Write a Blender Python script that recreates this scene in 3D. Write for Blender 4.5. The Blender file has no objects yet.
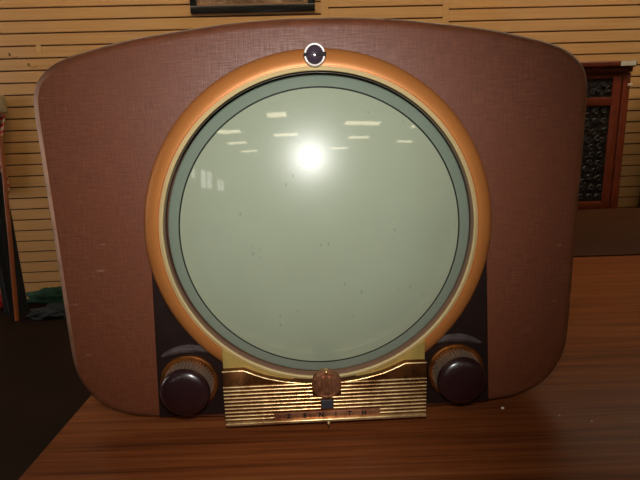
import bpy, bmesh, math, random
from math import sin, cos, pi, radians as R, sqrt
from mathutils import Vector, Matrix
random.seed(7)
scn = bpy.context.scene
C = scn.collection

# ------------------------------------------------------------------ helpers
def tag(o, label=None, cat=None, group=None, kind=None):
    if label: o['label'] = label
    if cat: o['category'] = cat
    if group: o['group'] = group
    if kind: o['kind'] = kind
    return o

def empty(name, loc, rz=0.0):
    o = bpy.data.objects.new(name, None); C.objects.link(o)
    o.empty_display_size = .05
    o.location = loc; o.rotation_euler = (0, 0, rz)
    return o

def obj(name, bm, mat, parent=None, smooth=True, angle=35, loc=None, rot=None):
    bmesh.ops.recalc_face_normals(bm, faces=bm.faces[:])
    me = bpy.data.meshes.new(name); bm.to_mesh(me); bm.free()
    mats = mat if isinstance(mat, (list, tuple)) else [mat]
    for m in mats: me.materials.append(m)
    o = bpy.data.objects.new(name, me); C.objects.link(o)
    if parent: o.parent = parent
    if loc: o.location = loc
    if rot: o.rotation_euler = rot
    if smooth:
        me.polygons.foreach_set('use_smooth', [True] * len(me.polygons))
        me.set_sharp_from_angle(angle=R(angle))
    return o

def add_box(bm, x0, x1, y0, y1, z0, z1, bev=0.0, seg=2, mi=0):
    vs = [bm.verts.new(p) for p in ((x0,y0,z0),(x1,y0,z0),(x1,y1,z0),(x0,y1,z0),(x0,y0,z1),(x1,y0,z1),(x1,y1,z1),(x0,y1,z1))]
    fs = [bm.faces.new([vs[i] for i in q]) for q in ((0,3,2,1),(4,5,6,7),(0,1,5,4),(1,2,6,5),(2,3,7,6),(3,0,4,7))]
    for f in fs: f.material_index = mi
    if bev > 0:
        es = list({e for f in fs for e in f.edges})
        bmesh.ops.bevel(bm, geom=es, offset=bev, segments=seg, profile=.5, affect='EDGES')
    return vs

def box(name, x0, x1, y0, y1, z0, z1, mat, parent=None, bev=0.0, seg=2):
    bm = bmesh.new(); add_box(bm, x0, x1, y0, y1, z0, z1, bev, seg)
    return obj(name, bm, mat, parent)

def add_lathe(bm, prof, n=96, cx=0., cz=0., sx=1., sz=1., mi=0, cap=False, a0=0., a1=2*pi):
    """profile of (radius, depth); the axis runs along local -Y (towards the viewer)"""
    full = abs((a1 - a0) - 2*pi) < 1e-6
    k = n if full else n + 1
    rings = []
    for r, d in prof:
        if r < 1e-7:
            rings.append([bm.verts.new((cx, -d, cz))]); continue
        rings.append([bm.verts.new((cx + r*sx*cos(a0+(a1-a0)*i/n), -d, cz + r*sz*sin(a0+(a1-a0)*i/n))) for i in range(k)])
    for a, b in zip(rings, rings[1:]):
        for i in range(n):
            j = (i+1) % k if full else i+1
            if len(a) == 1 and len(b) == 1: continue
            if len(a) == 1: f = bm.faces.new((a[0], b[i], b[j]))
            elif len(b) == 1: f = bm.faces.new((a[i], a[j], b[0]))
            else: f = bm.faces.new((a[i], a[j], b[j], b[i]))
            f.material_index = mi
    if cap and len(rings[-1]) > 1: bm.faces.new(rings[-1])
    return rings

def add_tube(bm, pts, rad, n=12, cap=True):
    pts = [Vector(p) for p in pts]
    rads = rad if isinstance(rad, (list, tuple)) else [rad]*len(pts)
    rings = []
    for i, p in enumerate(pts):
        t = (pts[min(i+1, len(pts)-1)] - pts[max(i-1, 0)]).normalized()
        a = t.cross(Vector((0, 0, 1)))
        if a.length < .05: a = t.cross(Vector((0, 1, 0)))
        a.normalize(); b = t.cross(a)
        rings.append([bm.verts.new(p + (a*cos(2*pi*k/n) + b*sin(2*pi*k/n))*rads[i]) for k in range(n)])
    for a, b in zip(rings, rings[1:]):
        for k in range(n): bm.faces.new((a[k], a[(k+1) % n], b[(k+1) % n], b[k]))
    if cap: bm.faces.new(rings[0]); bm.faces.new(rings[-1])

def add_prism(bm, poly, d0, d1, bev=0.0, mi=0):
    """polygon in local XZ, from depth d0 (back) to d1 (front, towards -Y)"""
    a = [bm.verts.new((x, -d0, z)) for x, z in poly]; b = [bm.verts.new((x, -d1, z)) for x, z in poly]
    n = len(poly); fs = []
    for i in range(n): fs.append(bm.faces.new((a[i], a[(i+1) % n], b[(i+1) % n], b[i])))
    f1 = bm.faces.new(b); f0 = bm.faces.new(a); fs += [f0, f1]
    for f in fs: f.material_index = mi
    if bev > 0: bmesh.ops.bevel(bm, geom=list(f1.edges), offset=bev, segments=2, profile=.5, affect='EDGES')

# ------------------------------------------------------------------ materials
def nmat(name):
    m = bpy.data.materials.new(name); m.use_nodes = True
    nt = m.node_tree; b = nt.nodes['Principled BSDF']
    return m, nt, b
def srgb(r, g, b):
    f = lambda c: (c/255/12.92) if c/255 <= .04045 else ((c/255+.055)/1.055)**2.4
    return (f(r), f(g), f(b), 1)
def node(nt, typ, **kw):
    n = nt.nodes.new(typ)
    for k, v in kw.items():
        if k in n.inputs: n.inputs[k].default_value = v
        else: setattr(n, k, v)
    return n
def texco(nt, scale=(1,1,1), rot=(0,0,0), out='Object'):
    t = node(nt, 'ShaderNodeTexCoord'); mp = node(nt, 'ShaderNodeMapping')
    mp.inputs['Scale'].default_value = scale; mp.inputs['Rotation'].default_value = rot
    nt.links.new(t.outputs[out], mp.inputs['Vector']); return mp.outputs['Vector']
def noise(nt, vec, scale, detail=4, rough=.55, dist=0.):
    n = node(nt, 'ShaderNodeTexNoise'); n.inputs['Scale'].default_value = scale
    n.inputs['Detail'].default_value = detail; n.inputs['Roughness'].default_value = rough; n.inputs['Distortion'].default_value = dist
    nt.links.new(vec, n.inputs['Vector']); return n.outputs['Fac']
def ramp(nt, fac, stops):
    r = node(nt, 'ShaderNodeValToRGB'); e = r.color_ramp.elements
    while len(e) > 1: e.remove(e[-1])
    e[0].position = stops[0][0]; e[0].color = stops[0][1]
    for p, c in stops[1:]:
        x = e.new(p); x.color = c
    nt.links.new(fac, r.inputs['Fac']); return r.outputs['Color']
def mix(nt, fac, a, b, mode='MIX'):
    m = node(nt, 'ShaderNodeMix', data_type='RGBA', blend_type=mode)
    for sock, v in ((m.inputs[0], fac), (m.inputs[6], a), (m.inputs[7], b)):
        if hasattr(v, 'links') or hasattr(v, 'is_output'): nt.links.new(v, sock)
        else: sock.default_value = v
    return m.outputs[2]
def math_(nt, op, a, b=0.):
    m = node(nt, 'ShaderNodeMath', operation=op)
    for sock, v in ((m.inputs[0], a), (m.inputs[1], b)):
        if hasattr(v, 'is_output'): nt.links.new(v, sock)
        else: sock.default_value = v
    return m.outputs[0]
def bump(nt, b, h, strength=.3, dist=.001):
    n = node(nt, 'ShaderNodeBump'); n.inputs['Strength'].default_value = strength; n.inputs['Distance'].default_value = dist
    nt.links.new(h, n.inputs['Height']); nt.links.new(n.outputs['Normal'], b.inputs['Normal'])

def simple(name, col, rough=.5, metal=0., var=.12, nscale=40., coat=0., bmp=0., coat_rough=.1, spec=.5):
    m, nt, b = nmat(name)
    v = texco(nt); f = noise(nt, v, nscale)
    lo = tuple(c*(1-var) for c in col[:3])+(1,); hi = tuple(min(1, c*(1+var)) for c in col[:3])+(1,)
    nt.links.new(ramp(nt, f, [(.3, lo), (.7, hi)]), b.inputs['Base Color'])
    b.inputs['Roughness'].default_value = rough; b.inputs['Metallic'].default_value = metal
    b.inputs['Specular IOR Level'].default_value = spec
    b.inputs['Coat Weight'].default_value = coat; b.inputs['Coat Roughness'].default_value = coat_rough
    if bmp: bump(nt, b, f, bmp, .001)
    return m

def leatherette():
    m, nt, b = nmat('leatherette')
    h = noise(nt, texco(nt, (55, 55, 700)), 1., 3); v = noise(nt, texco(nt, (700, 700, 55)), 1., 3)
    w = math_(nt, 'ADD', math_(nt, 'MULTIPLY', h, .55), math_(nt, 'MULTIPLY', v, .45))
    big = noise(nt, texco(nt), 9., 5, .6)
    c1 = ramp(nt, w, [(.3, srgb(80, 38, 20)), (.5, srgb(98, 51, 30)), (.72, srgb(120, 72, 50))])
    c2 = mix(nt, ramp(nt, big, [(.35, (0,0,0,1)), (.7, (.42,.42,.42,1))]), c1, srgb(100, 50, 22))
    # scattered pale wear marks
    sp = noise(nt, texco(nt, (30, 30, 90)), 1., 2, .5)
    c3 = mix(nt, ramp(nt, sp, [(.72, (0,0,0,1)), (.78, (.35,.35,.35,1))]), c2, srgb(168, 130, 108))
    nt.links.new(c3, b.inputs['Base Color'])
    nt.links.new(ramp(nt, w, [(.35, (.62,.62,.62,1)), (.65, (.42,.42,.42,1))]), b.inputs['Roughness'])
    b.inputs['Specular IOR Level'].default_value = .5
    bump(nt, b, w, .5, .0006)
    return m

def pale_edge():  # cabinet's left bevel: mottled paler tone, fading out at both ends
    m, nt, b = nmat('pale_cabinet_edge')
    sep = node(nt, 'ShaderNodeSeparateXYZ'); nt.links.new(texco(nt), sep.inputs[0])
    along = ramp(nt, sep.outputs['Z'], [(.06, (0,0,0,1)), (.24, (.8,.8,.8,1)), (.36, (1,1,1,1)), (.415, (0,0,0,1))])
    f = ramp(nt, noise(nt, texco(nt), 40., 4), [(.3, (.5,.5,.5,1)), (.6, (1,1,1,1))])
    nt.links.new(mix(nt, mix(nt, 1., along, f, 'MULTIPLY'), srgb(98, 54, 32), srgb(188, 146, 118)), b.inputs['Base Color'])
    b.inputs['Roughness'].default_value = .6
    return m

def table_wood(name, dark, mid, light, rough=.28, spec=.16):
    m, nt, b = nmat(name)
    v = texco(nt, (1.1, 50, 1)); n1 = noise(nt, v, 1.9, 8, .7, .5)
    v2 = texco(nt, (6, 260, 1)); n2 = noise(nt, v2, 1., 4, .6)
    f = math_(nt, 'ADD', math_(nt, 'MULTIPLY', n1, .7), math_(nt, 'MULTIPLY', n2, .3))
    nt.links.new(ramp(nt, f, [(.36, dark), (.5, mid), (.64, light)]), b.inputs['Base Color'])
    b.inputs['Roughness'].default_value = rough
    b.inputs['Specular IOR Level'].default_value = spec
    bump(nt, b, n2, .08, .0004)
    return m

def slat_mat():
    m, nt, b = nmat('slatwall_laminate')
    f = noise(nt, texco(nt, (1.5, 1.5, 60)), 1., 5); g = noise(nt, texco(nt), 1.6, 3)
    c = ramp(nt, f, [(.35, srgb(196, 146, 88)), (.65, srgb(210, 160, 100))])
    nt.links.new(mix(nt, ramp(nt, g, [(.4, (0,0,0,1)), (.7, (.5,.5,.5,1))]), c, srgb(200, 162, 118)), b.inputs['Base Color'])
    b.inputs['Roughness'].default_value = .5
    return m

def phosphor():
    m, nt, b = nmat('screen_phosphor_glass')
    v = texco(nt)
    g = noise(nt, texco(nt, (1, 1, 1)), 7., 3)
    base = ramp(nt, g, [(.3, srgb(140, 148, 125)), (.7, srgb(147, 156, 133))])
    # fine dust flecks and specks of dirt
    vo = node(nt, 'ShaderNodeTexVoronoi', feature='F1'); vo.inputs['Scale'].default_value = 120
    mp = texco(nt, (1, 1, .55), (0, .5, 0)); nt.links.new(mp, vo.inputs['Vector'])
    d = ramp(nt, vo.outputs['Distance'], [(.09, (1,1,1,1)), (.16, (0,0,0,1))])
    sel = ramp(nt, noise(nt, texco(nt), 16., 2), [(.55, (0,0,0,1)), (.60, (1,1,1,1))])
    fl = mix(nt, 1., d, sel, 'MULTIPLY')
    fl2 = mix(nt, .45, (0,0,0,1), fl)
    nt.links.new(mix(nt, fl2, base, srgb(84, 82, 60)), b.inputs['Base Color'])
    b.inputs['Roughness'].default_value = .3
    b.inputs['Specular IOR Level'].default_value = .35
    b.inputs['Coat Weight'].default_value = 1.; b.inputs['Coat Roughness'].default_value = .035; b.inputs['Coat IOR'].default_value = 1.5
    return m

def carved(name):
    m, nt, b = nmat(name)
    vo = node(nt, 'ShaderNodeTexVoronoi', feature='SMOOTH_F1'); vo.inputs['Scale'].default_value = 42
    nt.links.new(texco(nt, (1, 1, 1)), vo.inputs['Vector'])
    nt.links.new(ramp(nt, vo.outputs['Distance'], [(.1, srgb(44, 28, 22)), (.5, srgb(22, 13, 11))]), b.inputs['Base Color'])
    b.inputs['Roughness'].default_value = .6
    bump(nt, b, vo.outputs['Distance'], .8, .01)
    return m

def stripes(name):
    m, nt, b = nmat(name)
    sep = node(nt, 'ShaderNodeSeparateXYZ'); nt.links.new(texco(nt, (1,1,1), (0, .25, 0)), sep.inputs[0])
    s = math_(nt, 'FRACT', math_(nt, 'MULTIPLY', sep.outputs['Z'], 24.))
    nt.links.new(ramp(nt, s, [(.48, srgb(165, 45, 35)), (.52, srgb(190, 160, 130))]), b.inputs['Base Color'])
    b.inputs['Roughness'].default_value = .9
    return m

def emit(name, col, strength):
    m, nt, b = nmat(name)
    b.inputs['Base Color'].default_value = col
    b.inputs['Emission Color'].default_value = col; b.inputs['Emission Strength'].default_value = strength
    return m

def clear_glass(name):
    m = bpy.data.materials.new(name); m.use_nodes = True; nt = m.node_tree; nt.nodes.clear()
    o = node(nt, 'ShaderNodeOutputMaterial'); t = node(nt, 'ShaderNodeBsdfTransparent'); g = node(nt, 'ShaderNodeBsdfGlossy')
    g.inputs['Roughness'].default_value = .02
    mx = node(nt, 'ShaderNodeMixShader'); mx.inputs[0].default_value = .05; nt.links.new(t.outputs[0], mx.inputs[1]); nt.links.new(g.outputs[0], mx.inputs[2])
    nt.links.new(mx.outputs[0], o.inputs['Surface']); return m

def picture_print():
    m, nt, b = nmat('picture_print')
    f = noise(nt, texco(nt), 9., 6, .65, .8)
    nt.links.new(ramp(nt, f, [(.3, srgb(60, 44, 36)), (.5, srgb(128, 100, 78)), (.7, srgb(176, 148, 118))]), b.inputs['Base Color'])
    b.inputs['Roughness'].default_value = .3; return m

def brass_worn(name, a, b_, rough=.32):
    m, nt, b = nmat(name)
    f = noise(nt, texco(nt, (1, 1, 1)), 160., 5, .7); g = noise(nt, texco(nt), 22., 4)
    c = ramp(nt, math_(nt, 'ADD', math_(nt, 'MULTIPLY', f, .5), math_(nt, 'MULTIPLY', g, .5)), [(.38, b_), (.58, a)])
    nt.links.new(c, b.inputs['Base Color']); b.inputs['Metallic'].default_value = .85
    nt.links.new(ramp(nt, g, [(.3, (rough,)*3+(1,)), (.7, (rough+.15,)*3+(1,))]), b.inputs['Roughness'])
    return m

M = dict(
    leather=leatherette(),
    edgepale=pale_edge(),
    edgetan=simple('cabinet_edge_tan', srgb(100, 56, 34), .5, 0, .2, 70),
    panel=simple('dark_brown_panel', srgb(28, 15, 12), .5, 0, .15, 60, bmp=.1, spec=.25),
    panel_worn=simple('worn_panel_edge', srgb(78, 68, 66), .5, 0, .45, 90),
    orange=simple('bronze_paint', srgb(184, 116, 58), .42, .35, .05, 8, coat=.15, coat_rough=.3),
    cream=simple('pale_gold_trim', srgb(206, 184, 132), .5, .15, .05, 30),
    groove=simple('dark_groove', srgb(70, 45, 22), .6),
    inner=simple('bezel_inner_brown', srgb(150, 106, 82), .4, .15, .06, 20),
    phosphor=phosphor(),
    tube_line=simple('tube_mask_line', srgb(26, 34, 30), .3, coat=1., coat_rough=.03),
    tube_rim=simple('tube_rim_glass', srgb(116, 128, 112), .25, 0, .04, 10, coat=1., coat_rough=.03),
    gold=simple('antique_gold', srgb(176, 150, 82), .42, .35, .12, 60),
    goldbright=brass_worn('bright_gold', srgb(250, 224, 168), srgb(190, 140, 84), .22),
    golddark=brass_worn('tarnished_gold', srgb(112, 70, 34), srgb(70, 40, 18), .4),
    copper=brass_worn('copper_medal', srgb(196, 140, 104), srgb(130, 80, 54), .42),
    slot=simple('slot_dark_blue', srgb(52, 54, 60), .3),
    ink=simple('letter_ink', srgb(16, 8, 8), .8),
    cap=simple('maroon_bakelite', srgb(34, 14, 17), .3, 0, .1, 30, coat=.4, coat_rough=.2),
    grip=simple('knurled_grip', srgb(140, 118, 98), .35, .5, .15, 120),
    skirt=brass_worn('knob_skirt_brass', srgb(140, 84, 36), srgb(92, 52, 22), .4),
    silver=simple('silver_beading', srgb(225, 212, 205), .45, .4, .08, 200),
    jewel=simple('jewel_dark', srgb(62, 50, 60), .15, 0, .1, 40, coat=1., coat_rough=.03),
    table=table_wood('walnut_laminate', srgb(84, 42, 20), srgb(120, 64, 31), srgb(142, 84, 46), .36, .08),
    table2=table_wood('dark_walnut_laminate', srgb(44, 22, 10), srgb(58, 30, 14), srgb(70, 38, 18), .6, .04),
    tablefoot=simple('dark_steel', srgb(38, 34, 32), .4, .6),
    edge=simple('table_edge_band', srgb(60, 34, 20), .5),
    slat=slat_mat(),
    slatback=simple('slatwall_core', srgb(84, 48, 26), .9),
    trim=simple('slatwall_trim', srgb(206, 164, 104), .5, 0, .04, 3),
    floor=simple('dark_floor', srgb(26, 15, 10), .6, 0, .4, 3.5, spec=.12),
    ceiling=simple('ceiling_tile', srgb(200, 190, 170), .9, 0, .05, 8),
    wallp=simple('shop_wall', srgb(176, 146, 108), .8, 0, .06, 2),
    redwood=simple('red_mahogany', srgb(112, 44, 22), .35, 0, .25, 12, coat=.3, coat_rough=.25),
    carved=carved('carved_relief'),
    darkwood=simple('near_black_wood', srgb(34, 22, 18), .45, 0, .25, 14),
    white=simple('white_paper', srgb(225, 218, 205), .8, 0, .04, 60),
    black=simple('black_frame', srgb(18, 15, 14), .3, 0, .2, 30),
    mat=simple('frame_inner_lip', srgb(140, 96, 60), .6),
    print=picture_print(),
    blackcloth=simple('black_cloth', srgb(15, 14, 16), .9, 0, .3, 30),
    redcloth=simple('red_cloth', srgb(165, 30, 18), .9, 0, .25, 30),
    green=simple('dark_green_cloth', srgb(18, 58, 42), .8, 0, .5, 30, bmp=.6),
    bluegrey=simple('dark_blue_cloth', srgb(22, 27, 32), .85, 0, .5, 24, bmp=.5),
    pole=simple('orange_wood', srgb(140, 74, 34), .4, 0, .15, 20),
    flag=stripes('striped_cloth'),
    flagtop=simple('cream_cloth', srgb(150, 132, 100), .9),
    wire=simple('steel_wire', srgb(130, 96, 56), .35, .7),
    tube=emit('fluorescent_diffuser', (1., .85, .58, 1), 9.0),
    glass=clear_glass('window_glass'),
    winframe=simple('window_frame_paint', srgb(190, 170, 150), .6),
)

# ------------------------------------------------------------------ camera
PIT, ROLL = R(12.486), R(1.891)
TT = 0.75                         # table top height
CAM = Vector((0, 0, TT + .2307 + .109))
cam = bpy.data.cameras.new('camera'); cam.lens = 27.0; cam.sensor_width = 36.0; cam.sensor_fit = 'HORIZONTAL'; cam.clip_start = .02
co = bpy.data.objects.new('camera', cam); C.objects.link(co); scn.camera = co
r0 = Vector((1, 0, 0)); u0 = Vector((0, sin(PIT), cos(PIT))); f0 = Vector((0, cos(PIT), -sin(PIT)))
r1 = r0*cos(ROLL) - u0*sin(ROLL); u1 = r0*sin(ROLL) + u0*cos(ROLL)
mt = Matrix((r1, u1, -f0)).transposed().to_4x4(); mt.translation = CAM
co.matrix_world = mt

# ------------------------------------------------------------------ room
FX0, FX1, FY0, FY1, CH = -4.6, 5.2, -11.0, 3.62, 2.95
tag(box('floor', FX0-.1, FX1+.1, FY0-.1, FY1+.1, -.1, 0, M['floor']), kind='structure')
tag(box('ceiling', FX0-.1, FX1+.1, FY0-.1, FY1+.1, CH, CH+.1, M['ceiling']), kind='structure')
tag(box('wall_right', FX1, FX1+.1, FY0, FY1, 0, CH, M['wallp']), kind='structure')

def wall_with_openings(name, axis, p0, p1, a0, a1, holes):
    """wall slab with rectangular openings (a_min, a_max, z_min, z_max), sorted along a"""
    bm = bmesh.new()
    def bx(s, e, z0, z1):
        if axis == 'x': add_box(bm, p0, p1, s, e, z0, z1)
        else: add_box(bm, s, e, p0, p1, z0, z1)
    cur = a0
    for s, e, z0, z1 in holes:
        if s > cur: bx(cur, s, 0, CH)
        bx(s, e, 0, z0); bx(s, e, z1, CH); cur = e
    bx(cur, a1, 0, CH)
    return tag(obj(name, bm, M['wallp'], smooth=False), kind='structure')
HL = [(-9.9, -8.9, 1.3, 1.95), (-8.4, -7.15, 1.35, 2.25), (-6.85, -6.1, 1.7, 2.3), (.5, 2.3, .7, 2.5)]
HB = []
wall_with_openings('wall_left', 'x', FX0-.1, FX0, FY0, FY1, HL)
wall_with_openings('wall_front', 'y', FY0-.1, FY0, FX0, FX1, HB)
wn = 0
for axis, hs in (('x', HL), ('y', HB)):
    for s, e, z0, z1 in hs:
        wn += 1
        w = empty('window_%d' % wn, ((FX0-.05, (s+e)/2, z0) if axis == 'x' else ((s+e)/2, FY0-.05, z0)), R(90) if axis == 'x' else 0)
        tag(w, kind='structure')
        hw, h = (e-s)/2, z1-z0
        bm = bmesh.new()
        for q in ((-hw, -hw+.05, 0, h), (hw-.05, hw, 0, h), (-hw+.05, hw-.05, 0, .05), (-hw+.05, hw-.05, h-.05, h), (-.02, .02, .05, h-.05)):
            add_box(bm, q[0], q[1], -.03, .03, q[2], q[3])
        obj('window_frame', bm, M['winframe'], w)
        box('window_pane', -hw+.04, hw-.04, -.004, .004, .04, h-.04, M['glass'], w)

# slat wall: real boards with open grooves between them
WY, WT = 3.35, .04
ang = math.atan(WT)
def wall_pt(X, Z, off=0.0):
    """point on the slat wall face, off metres in front of it"""
    return Vector((X + off*sin(ang), WY + WT*X - off*cos(ang), Z))
bm = bmesh.new()
GAP, DEP = .0085, .012
def panel(xa, xb, zline, s):
    xa, xb = xa/cos(ang), xb/cos(ang)
    k0 = int(math.floor((zline - 0.0)/s)) + 1
    z = zline - k0*s
    while z < CH:
        lo, hi = max(z + GAP/2, 0.0), min(z + s - GAP/2, CH)
        if hi - lo > .005: add_box(bm, xa, xb, 0, DEP, lo, hi, .0012, 1)
        z += s
    add_box(bm, xa, xb, DEP, DEP+.02, 0, CH, mi=1)
panel(-4.75, .056, 1.921, .0748)
panel(.102, .853, 1.882, .0757)
panel(.893, 5.3, 1.857, .0757)
add_box(bm, .056, .102, -.002, DEP+.02, 0, CH)
add_box(bm, .853, .893, -.002, DEP+.02, 0, CH)
bm.faces.ensure_lookup_table()
tag(obj('wall_back', bm, [M['slat'], M['slatback']], smooth=False, loc=(0, WY, 0), rot=(0, 0, ang)), kind='structure')

# ------------------------------------------------------------------ ceiling lights (behind the viewer, mirrored in the screen; wall row added)
def troffer():
    t = empty('ceiling_light', (0, 0, CH))
    tag(t, 'fluorescent ceiling light with cream diffuser recessed in the shop ceiling, the row by the slat wall added', 'ceiling light', 'fluorescent ceiling lights')
    bm = bmesh.new()
    for q in ((-.64, .64, -.19, -.16), (-.64, .64, .16, .19), (-.64, -.61, -.16, .16), (.61, .64, -.16, .16)):
        add_box(bm, q[0], q[1], q[2], q[3], -.03, 0)
    obj('light_frame', bm, M['winframe'], t)
    box('diffuser', -.61, .61, -.16, .16, -.02, 0, M['tube'], t)
    return t
proto = troffer()
LP = [(-.68, -3.84), (-.62, -5.5), (-2.3, -4.85), (-2.5, -6.13), (-2.4, -7.54), (1.6, -4.52), (1.85, -5.95), (3.6, -4.65), (3.9, -6.4), (1.4, -7.6),
      (-1.2, 2.35), (.5, 2.4), (2.2, 2.4), (3.9, 2.45)]  # this row: unseen fittings added to brighten the slat wall
for i, (x, y) in enumerate(LP):
    if i == 0: t = proto
    else:
        t = proto.copy(); C.objects.link(t)
        for ch in list(proto.children):
            c = ch.copy(); C.objects.link(c); c.parent = t
    t.location = (x, y, CH)
    t.scale.x = .38 if i == 0 else .85 if i == 5 else .62 if i < 10 else 1.3

# ------------------------------------------------------------------ tables
def table(name, label, x0, x1, y0, y1, top, mat):
    t = empty(name, ((x0+x1)/2, (y0+y1)/2, 0)); tag(t, label, 'table')
    hx, hy = (x1-x0)/2, (y1-y0)/2
    o = box('tabletop', -hx, hx, -hy, hy, top-.03, top, mat, t, .003, 2)
    box('apron', -hx+.06, hx-.06, -hy+.05, hy-.05, top-.09, top-.03, M['edge'], t)
    for sx in (-1, 1):
        for sy in (-1, 1):
            bm = bmesh.new(); X, Y = sx*(hx-.09), sy*(hy-.09)
            add_tube(bm, [(X, Y, 0), (X, Y, top-.06)], .02, 16); obj('leg', bm, M['tablefoot'], t)
    return t
table('display_table', 'brown wood-grain table the old television stands on', -.322, 1.54, .22, 1.222, TT, M['table'])
table('display_table', 'dark brown table behind the one holding the television', .3, 2.1, 1.236, 1.95, TT, M['table2'])

# ------------------------------------------------------------------ television
CZ = .2307
tv = empty('television_set', (0, .53, TT), R(1.669))
tag(tv, 'vintage porthole television with round screen in brown leatherette cabinet on wood-grain table', 'television')
class Shift:      # geometry is written about the screen centre; lift it onto the base
    pass
def tvo(name, bm, mat, parent=tv, **k):
    bmesh.ops.translate(bm, verts=bm.verts[:], vec=(0, 0, CZ))
    return obj(name, bm, mat, parent, **k)

half = [(0,.2228),(.0277,.2227),(.06,.2213),(.0898,.2192),(.12,.2157),(.154,.2115),(.187,.2066),(.216,.2005),(.245,.1932),(.2625,.1868),(.2758,.1782),(.2856,.168),(.2905,.156),(.2923,.145),(.2929,.12),(.293,.05),(.293,-.0395),(.2932,-.0895),(.2931,-.1208),(.292,-.147),(.2876,-.1665),(.2756,-.188),(.2578,-.2045),(.231,-.2150),(.2,-.2196),(.16,-.2222),(.126,-.2240),(.09,-.2254),(.045,-.2260),(0,-.2262)]
def catmull(pts, n=5):
    out = []
    for i in range(len(pts)-1):
        p0 = Vector(pts[max(i-1, 0)]); p1 = Vector(pts[i]); p2 = Vector(pts[i+1]); p3 = Vector(pts[min(i+2, len(pts)-1)])
        for k in range(n):
            t = k/n
            out.append(tuple(.5*((2*p1) + (-p0+p2)*t + (2*p0-5*p1+4*p2-p3)*t*t + (-p0+3*p1-3*p2+p3)*t**3)))
    out.append(pts[-1]); return out
hp = catmull(half, 4)
hp = [(x*1.02, z*1.02) for x, z in hp]
outline = hp + [(-x, z) for x, z in reversed(hp[1:-1])]
def inset(poly, d):
    n = len(poly); res = []
    for i in range(n):
        a, b, c = Vector(poly[i-1]), Vector(poly[i]), Vector(poly[(i+1) % n])
        t = (c - a).normalized(); nrm = Vector((t.y, -t.x))     # clockwise outline: right-hand side is inside
        res.append((b.x + nrm.x*d, b.y + nrm.y*d))
    return res
bm = bmesh.new(); rows = []
BV = .011
spec = [(BV*(1-sin(a)), BV*cos(a)-BV) for a in [R(x) for x in (0, 12, 25, 40, 55, 70, 90)]]   # inset, depth behind face
for ins, dep in spec: rows.append([bm.verts.new((x, -dep, z)) for x, z in inset(outline, ins)])
rows.append([bm.verts.new((x, .25, z)) for x, z in inset(outline, .0)])
rows.append([bm.verts.new((x*.97, .40, z*.97-.0068)) for x, z in outline])
rows.append([bm.verts.new((x*.94, .41, z*.94-.0135)) for x, z in outline])
n = len(outline)
for a, b in zip(rows, rows[1:]):
    for i in range(n): bm.faces.new((a[i], a[(i+1) % n], b[(i+1) % n], b[i]))
for rr, dd in ((.187, 0), (.187, -.03)):      # round opening for the tube, same polar angles as the outline
    rows.insert(0, [bm.verts.new((rr*cos(math.atan2(z, x)), -dd, rr*sin(math.atan2(z, x)))) for x, z in inset(outline, BV)])
for a, b in zip(rows[:2], rows[1:3]):
    for i in range(n): bm.faces.new((a[i], a[(i+1) % n], b[(i+1) % n], b[i]))
bm.faces.new(rows[0]); bm.faces.new(rows[-1])
bmesh.ops.recalc_face_normals(bm, faces=bm.faces[:])
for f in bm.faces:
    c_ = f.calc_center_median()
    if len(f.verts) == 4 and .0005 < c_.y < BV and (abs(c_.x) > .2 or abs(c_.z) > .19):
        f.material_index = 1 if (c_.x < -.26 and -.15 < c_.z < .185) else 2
tvo('cabinet', bm, [M['leather'], M['edgepale'], M['edgetan']], angle=40)

# dark lower control panel, behind the ring
bm = bmesh.new()
def pan_edge(a):
    c, q = cos(a), sin(a)
    sx = 1 if c >= 0 else -1
    # side line x = .1888 + (-z)*.056, bottom z = -.2215
    best = 9.
    den = abs(c) + .056*q
    if den > 1e-6: best = .1888/den
    if q < -1e-6: best = min(best, .2188/-q)
    return best*c, best*q
corner = math.atan2(-.2188, .1888 + .2188*.056)
angs = sorted(set([R(-3*k) for k in range(61)] + [corner, -pi - corner]))
rows = []
for a in angs:
    ex, ez = pan_edge(a)
    ix, iz = .1868*cos(a), .1868*sin(a)
    m_ = Vector((ex-ix, ez-iz)); l = m_.length
    e2 = (ix + m_.x*(l-.001)/l, iz + m_.y*(l-.001)/l)
    rows.append([bm.verts.new(p) for p in ((ix, .001, iz), (ix, -.0035, iz), (e2[0], -.0035, e2[1]), (ex, -.0025, ez), (ex, .001, ez))])
for a, b in zip(rows, rows[1:]):
    for k in range(5): bm.faces.new((a[k], a[(k+1) % 5], b[(k+1) % 5], b[k]))
bm.faces.new(rows[0]); bm.faces.new(rows[-1])
cpanel = tvo('control_panel', bm, M['panel'])

# round bezel
RZ = .0020
bm = bmesh.new()
add_lathe(bm, [(.1895, -.001), (.1926, .001), (.1934, .004), (.1926, .0075), (.1900, .0112), (.186, .0144), (.1812, .0165), (.1772, .0174), (.1752, .0174), (.1749, .0158), (.1742, .0158)], 160, 0, RZ)
bez = tvo('screen_bezel', bm, M['orange'], angle=60)
tag(bez, 'bronze orange round bezel')
bm = bmesh.new()
add_lathe(bm, [(.1745, .0140), (.1744, .0162), (.1741, .0166), (.1703, .0188), (.1699, .0184), (.1697, .0150)], 160, 0, RZ)
tr = tvo('bezel_trim', bm, M['cream'], bez, angle=70); tag(tr, 'pale gold ring on the bezel')
bm = bmesh.new()
add_lathe(bm, [(.1697, .0160), (.1700, .009), (.1712, .001), (.1746, -.009), (.1752, -.02)], 160, 0, RZ*.3)
iw = tvo('bezel_wall', bm, M['inner'], bez, angle=70); tag(iw, 'brown inner wall of the bezel')

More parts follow.
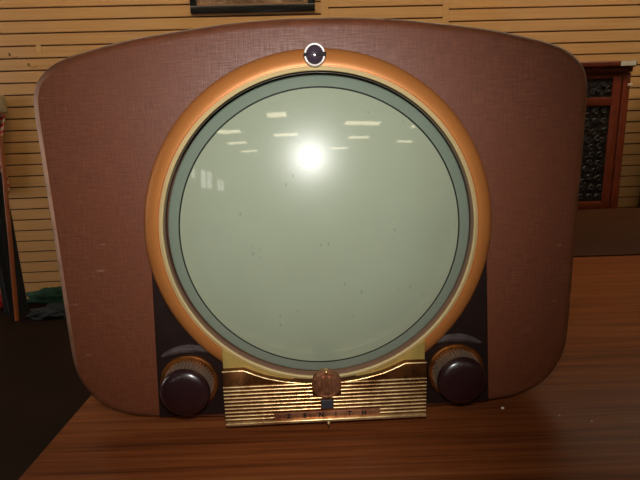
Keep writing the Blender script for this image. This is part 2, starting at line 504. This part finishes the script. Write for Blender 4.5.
# picture tube
RS, AP = .75, .012
sag = lambda r: AP - (RS - sqrt(RS*RS - r*r))
bm = bmesh.new()
prof = [(0, sag(0))] + [(.1580*k/20, sag(.1580*k/20)) for k in range(1, 21)]
TX, TZ = .0010, -.0012
add_lathe(bm, prof, 160, TX, TZ)
bm2 = bmesh.new()
add_lathe(bm2, [(.1598, sag(.1598))] + [(.1598+.0110*k/5, sag(.1598+.0110*k/5)) for k in range(1, 6)] + [(.1716, -.0081), (.1724, -.0091), (.1729, -.0106), (.1730, -.016)], 160, TX, TZ)
tube = tvo('picture_tube', bm2, M['tube_rim'], angle=60); tag(tube, 'grey-green glass rim of the picture tube')
scr = tvo('screen', bm, M['phosphor'], tube, angle=60); tag(scr, 'pale grey-green round screen')
bm = bmesh.new()
add_lathe(bm, [(.1580, sag(.1580)), (.1598, sag(.1598))], 160, TX, TZ)
tvo('mask_line', bm, M['tube_line'], tube, angle=60)

# gold plate below the screen
def arc(r, x0, x1, n):
    return [(x0+(x1-x0)*i/n, -sqrt(r*r-(x0+(x1-x0)*i/n)**2)) for i in range(n+1)]
PX = .1168
curveR = [(0, -.1712), (.0224, -.1702), (.040, -.1678), (.056, -.1645), (.068, -.1612), (.0785, -.1570), (.0925, -.1505), (PX, -.1508)]
curve = [(-x, z) for x, z in reversed(curveR[1:])] + curveR
bm = bmesh.new()
top = arc(.1722, -PX, PX, 40)
dn = [(-x, z) for x, z in [(-p[0], p[1]) for p in curve]]
add_prism(bm, top + list(reversed([(x, z-.004) for x, z in curve])), .003, .0192, .0006)
plate = tvo('nameplate', bm, M['gold']); tag(plate, 'gold plate under the screen')
# tarnished field with ribs
bm = bmesh.new()
add_prism(bm, curve + [(PX, -.2172), (-PX, -.2172)], .004, .0275, .0008)
fld = tvo('ribbed_field', bm, M['golddark'], plate); tag(fld, 'tarnished brass ribbed lower field')
bm = bmesh.new()
def rib(x0, x1, z, r=.0010, d=.0275):
    n = 8; ra = []; rb = []
    for k in range(n+1):
        a = pi*k/n
        ra.append(bm.verts.new((x0, -(d + 1.5*r*sin(a)), z + r*cos(a)))); rb.append(bm.verts.new((x1, -(d + 1.5*r*sin(a)), z + r*cos(a))))
    for k in range(n): bm.faces.new((ra[k], ra[k+1], rb[k+1], rb[k]))
    bm.faces.new(ra); bm.faces.new(list(reversed(rb)))
MX, MZ, MR = .0012, -.1702, .0168
NR = 10
for k in range(NR):
    z = -.1703 - k*.00455
    gaps = []
    dz = z - MZ
    if abs(dz) < MR: gaps.append(MR*.98)
    if -.2035 < z < -.1915: gaps.append(.0075)
    g = max(gaps) if gaps else 0
    lab = z < -.2028
    if lab: rib(-PX, -.0605, z); rib(.0625, PX, z)
    elif g > 0: rib(-PX, MX-g, z); rib(MX+g, PX, z)
    else: rib(-PX, PX, z)
tvo('rib', bm, M['goldbright'], plate, angle=60)['label'] = 'bright gold horizontal ribs'
bm = bmesh.new()
add_tube(bm, [(x, -.0278, z) for x, z in curve], .0009, 8)
tvo('plate_beading', bm, M['goldbright'], plate, angle=60)
bm = bmesh.new(); add_box(bm, -PX, PX, -.0315, -.004, -.2182, -.2142, .0012, 3)
tvo('bottom_rail', bm, M['goldbright'], plate)
bm = bmesh.new(); add_box(bm, -.0605, .0625, -.0290, -.025, -.2142, -.2054, .0006, 2)
strip = tvo('name_strip', bm, M['copper'], plate); tag(strip, 'copper strip lettered ZENITH')
# lettering
lb = bmesh.new()
for ch, x in zip('ZENITH', (-.0437, -.0250, -.0060, .0110, .0270, .0440)):
    cu = bpy.data.curves.new('t', 'FONT'); cu.body = ch; cu.size = .0078; cu.align_x = 'CENTER'; cu.align_y = 'CENTER'; cu.extrude = .0004; cu.offset = .0003
    to = bpy.data.objects.new('t', cu); C.objects.link(to); bpy.context.view_layer.update()
    me = bpy.data.meshes.new_from_object(to.evaluated_get(bpy.context.evaluated_depsgraph_get()))
    me.transform(Matrix.Translation((x, -.0292, -.2098)) @ Matrix.Rotation(pi/2, 4, 'X'))
    lb.from_mesh(me); bpy.data.objects.remove(to); bpy.data.curves.remove(cu); bpy.data.meshes.remove(me)
tvo('lettering', lb, M['ink'], plate, smooth=False)
# medallion
bm = bmesh.new()
add_lathe(bm, [(MR, .025), (MR, .0315), (MR-.0008, .0330), (MR-.0022, .0332), (MR-.003, .0322), (.006, .0326), (0, .0328)], 64, MX, MZ)
med = tvo('medallion', bm, M['copper'], plate); tag(med, 'round copper medallion with a crest')
bm = bmesh.new()
for pl in ([(-.0052,.0105),(-.0012,.0105),(-.0012,-.011),(-.0040,-.009)], [(.0012,.0105),(.0052,.0105),(.0046,-.009),(.0012,-.011)],
           [(-.0105,.003),(-.0062,.006),(-.0062,-.005),(-.0098,-.004)], [(.0062,.006),(.0105,.003),(.0098,-.004),(.0062,-.005)]):
    add_prism(bm, [(MX+x, MZ+z) for x, z in pl], .031, .0341, .0004)
tvo('crest_relief', bm, M['copper'], plate)
bm = bmesh.new(); add_lathe(bm, [(.0022, .027), (.0022, .0345), (.0012, .0355), (0, .0358)], 20, MX, MZ+MR-.0005)
tvo('medallion_pin', bm, M['goldbright'], plate)
bm = bmesh.new(); add_box(bm, MX-.0066, MX+.0066, -.0295, -.025, -.2025, -.1915, .0005, 1)
tvo('slot', bm, M['slot'], plate)
bm = bmesh.new(); add_tube(bm, [(MX+.001, -.028, -.2165), (MX+.001, -.030, -.2205), (MX+.001, -.030, -.2255)], [.0022, .0020, .0009], 10)
tvo('latch_pin', bm, M['goldbright'], plate)

# knobs
def knob(cx, cz):
    bm = bmesh.new()
    add_lathe(bm, [(.033, .003), (.0340, .006), (.0338, .0085), (.0325, .0098), (.0295, .0100), (.027, .0094), (.0, .0094)], 80, cx, cz)
    k = tvo('control_knob', bm, M['skirt'], tv); tag(k, 'brass skirt of the control knob')
    bm = bmesh.new(); n = 44
    rings = []
    for r, d in ((.0282, .009), (.0276, .016), (.0258, .024), (.0252, .0285)):
        rings.append([bm.verts.new((cx + (r + (.0012 if i % 4 < 2 else -.0015))*cos(2*pi*i/(n*4)), -d, cz + (r + (.0012 if i % 4 < 2 else -.0015))*sin(2*pi*i/(n*4)))) for i in range(n*4)])
    for a, b in zip(rings, rings[1:]):
        for i in range(n*4): bm.faces.new((a[i], a[(i+1) % (n*4)], b[(i+1) % (n*4)], b[i]))
    bm.faces.new(rings[-1])
    tvo('knob_grip', bm, M['grip'], k, smooth=False)
    bm = bmesh.new()
    add_lathe(bm, [(.0245, .0265), (.0272, .0272), (.0282, .0290), (.0280, .0312), (.0268, .0336), (.0243, .0356), (.020, .0372), (.012, .0384), (.005, .0388), (0, .0389)], 80, cx, cz)
    tvo('knob_cap', bm, M['cap'], k, angle=60)
    # worn crescent hood over the knob
    bm = bmesh.new(); rows = []
    s = 1 if cx > 0 else -1
    N = 30
    for i in range(N+1):
        a = R(47 + 80*i/N) if s > 0 else R(53 + 80*i/N)
        w = sin(pi*i/N)**.6
        r1_, r0_ = .0445, .0445 - .0070*w - .0005
        pts = [(r1_+.0015, .003), (r1_, .0045 + .002*w), (r1_-.002*w, .006 + .004*w), (r0_, .0055+.002*w), (r0_-.001, .003)]
        rows.append([bm.verts.new((cx + r*cos(a), -d, cz + r*sin(a))) for r, d in pts])
    for a, b in zip(rows, rows[1:]):
        for j in range(4): bm.faces.new((a[j], a[j+1], b[j+1], b[j]))
    tvo('knob_hood', bm, M['panel_worn'], tv, angle=60)['label'] = 'worn grey crescent above the knob'
    return k
knob(-.1595, -.1722); knob(.1572, -.1735)

# jewel at the top of the bezel
JX, JZ = .0, .1856
bm = bmesh.new()
rows = []
NB = 72
for i in range(NB):
    a = 2*pi*i/NB; row = []
    low = sin(a) < .1
    rr = .0012*(1.25 if low and i % 2 else 1.0 if not low else .8)
    for k in range(8):
        b_ = 2*pi*k/8
        row.append(bm.verts.new((JX + (.0096 + rr*cos(b_))*cos(a), -(.0262 + rr*sin(b_)), JZ + (.0100 + rr*cos(b_))*sin(a))))
    rows.append(row)
for i in range(NB):
    a, b_ = rows[i], rows[(i+1) % NB]
    for k in range(8): bm.faces.new((a[k], a[(k+1) % 8], b_[(k+1) % 8], b_[k]))
add_lathe(bm, [(.0094, .012), (.0094, .025), (0, .025)], 48, JX, JZ, 1.08, 1.14)
jr = tvo('crest_ring', bm, M['silver'], tv, angle=60); tag(jr, 'silver beaded ring around the dark jewel')
bm = bmesh.new()
add_lathe(bm, [(.0092, .024)] + [(.0092*cos(R(a)), .0255 + .0062*sin(R(a))) for a in (0, 15, 30, 45, 60, 75)] + [(0, .0317)], 48, JX, JZ, 1., 1.06)
tvo('jewel', bm, M['jewel'], jr, angle=70)
bm = bmesh.new()
add_box(bm, JX-.0112, JX-.0075, -.0300, -.025, JZ-.0016, JZ+.0014, .0006, 2); add_box(bm, JX+.0015, JX+.0112, -.0324, -.025, JZ-.0018, JZ+.0016, .0006, 2)
tvo('jewel_bar', bm, M['ink'], jr)

# ------------------------------------------------------------------ crumbs on the table
for (x, y, s, lab) in ((.2190, .5335, .0021, 'largest white crumb, on the table under the right knob'),
                       (.2798, .514, .0013, 'small white crumb, middle one of three on the table'),
                       (.3114, .501, .0011, 'tiny white crumb, nearest the right edge of the photo')):
    bm = bmesh.new(); bmesh.ops.create_icosphere(bm, subdivisions=2, radius=s)
    for v in bm.verts: v.co *= random.uniform(.75, 1.2); v.co.z *= .6
    mn = min(v.co.z for v in bm.verts)
    o = obj('crumb', bm, M['white'], loc=(x, y, TT - mn)); tag(o, lab, 'crumb', 'white crumbs on the table')

# ------------------------------------------------------------------ picture on the wall
pf = empty('framed_picture', wall_pt(-.38, 1.862, .0)); pf.rotation_euler = (0, 0, ang)
tag(pf, 'picture in a black frame hanging on the slatted wall', 'picture')
W2, H2, FW = .397, .62, .045
bm = bmesh.new()
for q in ((-W2, W2, 0, FW), (-W2, W2, H2-FW, H2), (-W2, -W2+FW, FW, H2-FW), (W2-FW, W2, FW, H2-FW)):
    add_box(bm, q[0], q[1], -.022, -.002, q[2], q[3], .004, 2)
obj('frame', bm, M['black'], pf)
bm = bmesh.new()
a = .008
for q in ((-W2+FW, W2-FW, FW, FW+a), (-W2+FW, W2-FW, H2-FW-a, H2-FW), (-W2+FW, -W2+FW+a, FW+a, H2-FW-a), (W2-FW-a, W2-FW, FW+a, H2-FW-a)):
    add_box(bm, q[0], q[1], -.018, -.004, q[2], q[3])
obj('frame_lip', bm, M['mat'], pf)
box('print', -W2+FW, W2-FW, -.012, -.004, FW, H2-FW, M['print'], pf)

# hooks and sticker on the wall
def hook(X, Z, lab):
    bm = bmesh.new()
    add_box(bm, -.024, -.012, -.004, .0, .002, .02, .001, 1)
    add_tube(bm, [(-.02, -.004, .012), (0, -.02, .0), (.02, -.035, -.012), (.04, -.04, -.012), (.05, -.04, -.004)], .0018, 8)
    o = obj('wall_hook', bm, M['wire'], loc=wall_pt(X, Z, .0), rot=(0, 0, ang)); tag(o, lab, 'hook', 'wire hooks in the slat wall')
hook(-1.93, 1.636, 'small wire hook in the slat wall, the higher and further left one')
hook(-1.82, 1.572, 'small wire hook in the slat wall, lower, nearer the television')
bm = bmesh.new(); add_box(bm, -.016, .016, -.0025, 0, -.028, .028, .001, 1)
tag(obj('sticker', bm, M['trim'], loc=wall_pt(-1.76, 1.685, .0), rot=(0, 0, ang)), 'pale tag stuck on the slats above the left wall hooks', 'sticker')

# ------------------------------------------------------------------ carved cabinet on the right
cb = empty('carved_cabinet', (1.35, 2.95, 0)); tag(cb, 'tall red-brown wooden cabinet with dark carved panels against the slatted wall', 'cabinet')
bw = .506      # right edge of body, local x
bm = bmesh.new(); add_box(bm, -.5, bw, .012, .36, 0, 1.405, .004, 2); obj('body', bm, M['redwood'], cb)
bm = bmesh.new(); add_box(bm, -.53, bw+.016, -.03, .37, 1.412, 1.447, .008, 3); add_box(bm, -.51, bw+.004, -.012, .36, 1.385, 1.412, .004, 2); obj('cornice', bm, M['redwood'], cb)
bm = bmesh.new()
def fr(x0, x1, z0, z1, y=-.006): add_box(bm, x0, x1, y, .014, z0, z1, .003, 2)
fr(.462, bw, .0, 1.38); fr(.405, .455, .05, 1.372); fr(-.5, -.456, 0, 1.38); fr(-.45, -.40, .05, 1.372)
fr(-.4, .405, 1.352, 1.372); fr(-.4, .405, 1.195, 1.245); fr(-.4, .405, .575, .625); fr(-.4, .405, .05, .10); fr(-.03, .03, .625, 1.195)
obj('door_frame', bm, M['redwood'], cb)
bm = bmesh.new()
for x in (-.4, .03):
    pass
for (x0, x1, z0, z1) in ((-.4, .405, 1.245, 1.352),):
    add_box(bm, x0, x1, .002, .014, z0, z1)
    for k in range(26):
        cx_ = x0 + .02 + (x1-x0-.04)*k/25
        add_lathe(bm, [(.018, -.002), (.014, .003), (.006, .001), (0, .004)], 12, cx_, (z0+z1)/2 + .022*sin(k*1.9))
obj('carved_panel', bm, M['carved'], cb)
for (x0, x1, z0, z1) in ((-.4, -.03, .625, 1.195), (.03, .405, .625, 1.195), (-.4, .405, .10, .575)):
    bm = bmesh.new(); add_box(bm, x0, x1, .004, .014, z0, z1)
    cx_, cz_ = (x0+x1)/2, (z0+z1)/2
    for rad, cnt in ((.10, 16), (.15, 22), (.05, 8)):
        for k in range(cnt):
            a = 2*pi*k/cnt
            add_lathe(bm, [(.02, -.004), (.015, .003), (.007, .0), (0, .004)], 10, cx_ + rad*cos(a), cz_ + rad*sin(a)*1.2)
    nx, nz = 7, 10
    for i in range(nx):
        for j in range(nz):
            px, pz = x0 + (i+.5)*(x1-x0)/nx, z0 + (j+.5)*(z1-z0)/nz
            if ((px-cx_)**2 + ((pz-cz_)/1.2)**2)**.5 > .165:
                add_lathe(bm, [(.02, -.004), (.014, .003), (.006, .0), (0, .003)], 8, px + .01*sin(j*2.), pz)
    obj('carved_panel', bm, M['carved'], cb)
bm = bmesh.new(); add_box(bm, .425, .512, -.033, -.029, 1.416, 1.443, .001, 1); tag(obj('paper_label', bm, M['white'], cb), 'white paper label on the cornice')
bm = bmesh.new(); add_box(bm, bw-.015, bw+.012, -.012, .004, 1.305, 1.318, .002, 1); tag(obj('hinge', bm, M['silver'], cb), 'small pale metal hinge')

# dark furniture at the right edge of the frame
dk = empty('tall_cupboard', (2.62, 3.03, 0)); tag(dk, 'near-black tall cupboard at the right edge of the photo beside the carved cabinet', 'cupboard')
bm = bmesh.new(); add_box(bm, -.34, .34, .0, .36, .05, 1.30, .006, 2); add_box(bm, -.345, .345, -.005, .36, 0, .05, .004, 1); add_box(bm, -.36, .36, -.02, .37, 1.30, 1.335, .006, 2)
obj('body', bm, M['darkwood'], dk)
for s in (-1, 1):
    bm = bmesh.new(); x0, x1 = (.005, .325) if s > 0 else (-.325, -.005)
    add_box(bm, x0, x1, -.018, .0, .07, 1.28, .003, 1); d = obj('door', bm, M['darkwood'], dk)
    bm = bmesh.new(); add_lathe(bm, [(.006, .018), (.006, .03), (.012, .035), (.012, .042), (0, .046)], 20, s*.03, .7); obj('door_knob', bm, M['skirt'], d)

# ------------------------------------------------------------------ things at the left of the wall
# leaning wooden pole
bm = bmesh.new(); add_tube(bm, [(-1.93, 2.865, .0), (-1.925, 2.93, .53), (-1.925, 3.0, 1.08), (-1.93, 3.01, 1.14)], .0125, 14)
tag(obj('wooden_pole', bm, M['pole']), 'slim orange-brown wooden pole leaning at the left edge by the wall', 'pole')
# striped flag hanging beside it
bm = bmesh.new(); NX, NZ = 24, 40; rows = []
for j in range(NZ+1):
    tz = j/NZ; z = 1.30 - .50*tz; row = []
    xr = -1.99 - .015*math.sin(tz*5) - .085*tz
    for i in range(NX+1):
        tx = i/NX
        row.append(bm.verts.new((-2.3 + (xr+2.3)*tx, 3.2 + .022*sin(tx*16+tz*3) + .01*sin(tz*9), z - .03*tx)))
    rows.append(row)
for a, b in zip(rows, rows[1:]):
    for i in range(NX): bm.faces.new((a[i], a[i+1], b[i+1], b[i]))
fl = obj('hanging_flag', bm, M['flag']); tag(fl, 'red and cream striped cloth hanging at the left edge of the photo', 'flag')
sm = fl.modifiers.new('thick', 'SOLIDIFY'); sm.thickness = .003
bm = bmesh.new(); add_box(bm, -2.3, -1.99, 3.175, 3.225, 1.285, 1.395, .008, 2); o = obj('header_band', bm, M['flagtop'], fl); tag(o, 'plain tan cloth header band')
# black draped column
bm = bmesh.new(); prof = [(.062, 0), (.062, .02), (.062, .3), (.06, .6), (.05, .85), (.03, .98), (.0, 1.0)]
n = 48; rows = []
for r, z in prof:
    if r == 0: rows.append([bm.verts.new((0, 0, z))]); continue
    rows.append([bm.verts.new(((r + .008*sin(7*2*pi*i/n + z*2))*cos(2*pi*i/n), (r + .008*sin(7*2*pi*i/n + z*2))*sin(2*pi*i/n), z)) for i in range(n)])
for a, b in zip(rows, rows[1:]):
    for i in range(n):
        if len(b) == 1: bm.faces.new((a[i], a[(i+1) % n], b[0]))
        else: bm.faces.new((a[i], a[(i+1) % n], b[(i+1) % n], b[i]))
bm.faces.new(rows[0])
tag(obj('cloth_bundle', bm, M['blackcloth'], loc=(-2.03, 3.03, .0)), 'tall furled black cloth standing behind the wooden pole', 'cloth')

def crumple(name, mat, cx, cy, lx, ly, h, lab, cat, seed, rz=0):
    bm = bmesh.new(); bmesh.ops.create_icosphere(bm, subdivisions=4, radius=1)
    from mathutils import noise as mn
    for v in bm.verts:
        nn = mn.noise(v.co*2.3 + Vector((seed, 0, 0))) + .5*mn.noise(v.co*5.5 + Vector((0, seed, 0)))
        v.co *= 1 + .38*nn
        v.co.x *= lx; v.co.y *= ly; v.co.z = v.co.z*h
        if v.co.z < 0: v.co.z *= .15
    z0 = min(v.co.z for v in bm.verts)
    o = obj(name, bm, mat, loc=(cx, cy, -z0), rot=(0, 0, rz)); tag(o, lab, cat); return o
crumple('green_garland', M['green'], -1.83, 3.19, .24, .045, .085, 'long dark green bundle lying along the foot of the slatted wall', 'garland', 3.1)
crumple('rumpled_cloth', M['bluegrey'], -1.72, 2.93, .15, .07, .06, 'dark blue-grey rumpled cloth on the floor left of the television', 'cloth', 8.7, .2)
crumple('red_cloth', M['redcloth'], -2.27, 3.13, .1, .07, .07, 'red cloth on the floor at the left edge of the photo', 'cloth', 5.2)

# ------------------------------------------------------------------ light
w = bpy.data.worlds.new('World'); scn.world = w; w.use_nodes = True
bg = w.node_tree.nodes['Background']; bg.inputs['Color'].default_value = (1, .93, .88, 1); bg.inputs['Strength'].default_value = 4.5

fd = bpy.data.lights.new('camera_flash', 'SPOT'); fd.energy = 13.8; fd.color = (1, .98, .96); fd.shadow_soft_size = .026; fd.spot_size = R(88); fd.spot_blend = 1.0
fo = bpy.data.objects.new('camera_flash', fd); C.objects.link(fo)
fo.matrix_world = Matrix.Translation(CAM + u1*.072 - f0*.01) @ Matrix.Rotation(R(6), 4, 'Z') @ Matrix((r1, u1, -f0)).transposed().to_4x4()

vs = scn.view_settings
vs.view_transform = 'Standard'; vs.look = 'None'; vs.gamma = 1.0; vs.use_curve_mapping = False; vs.exposure = 0.0
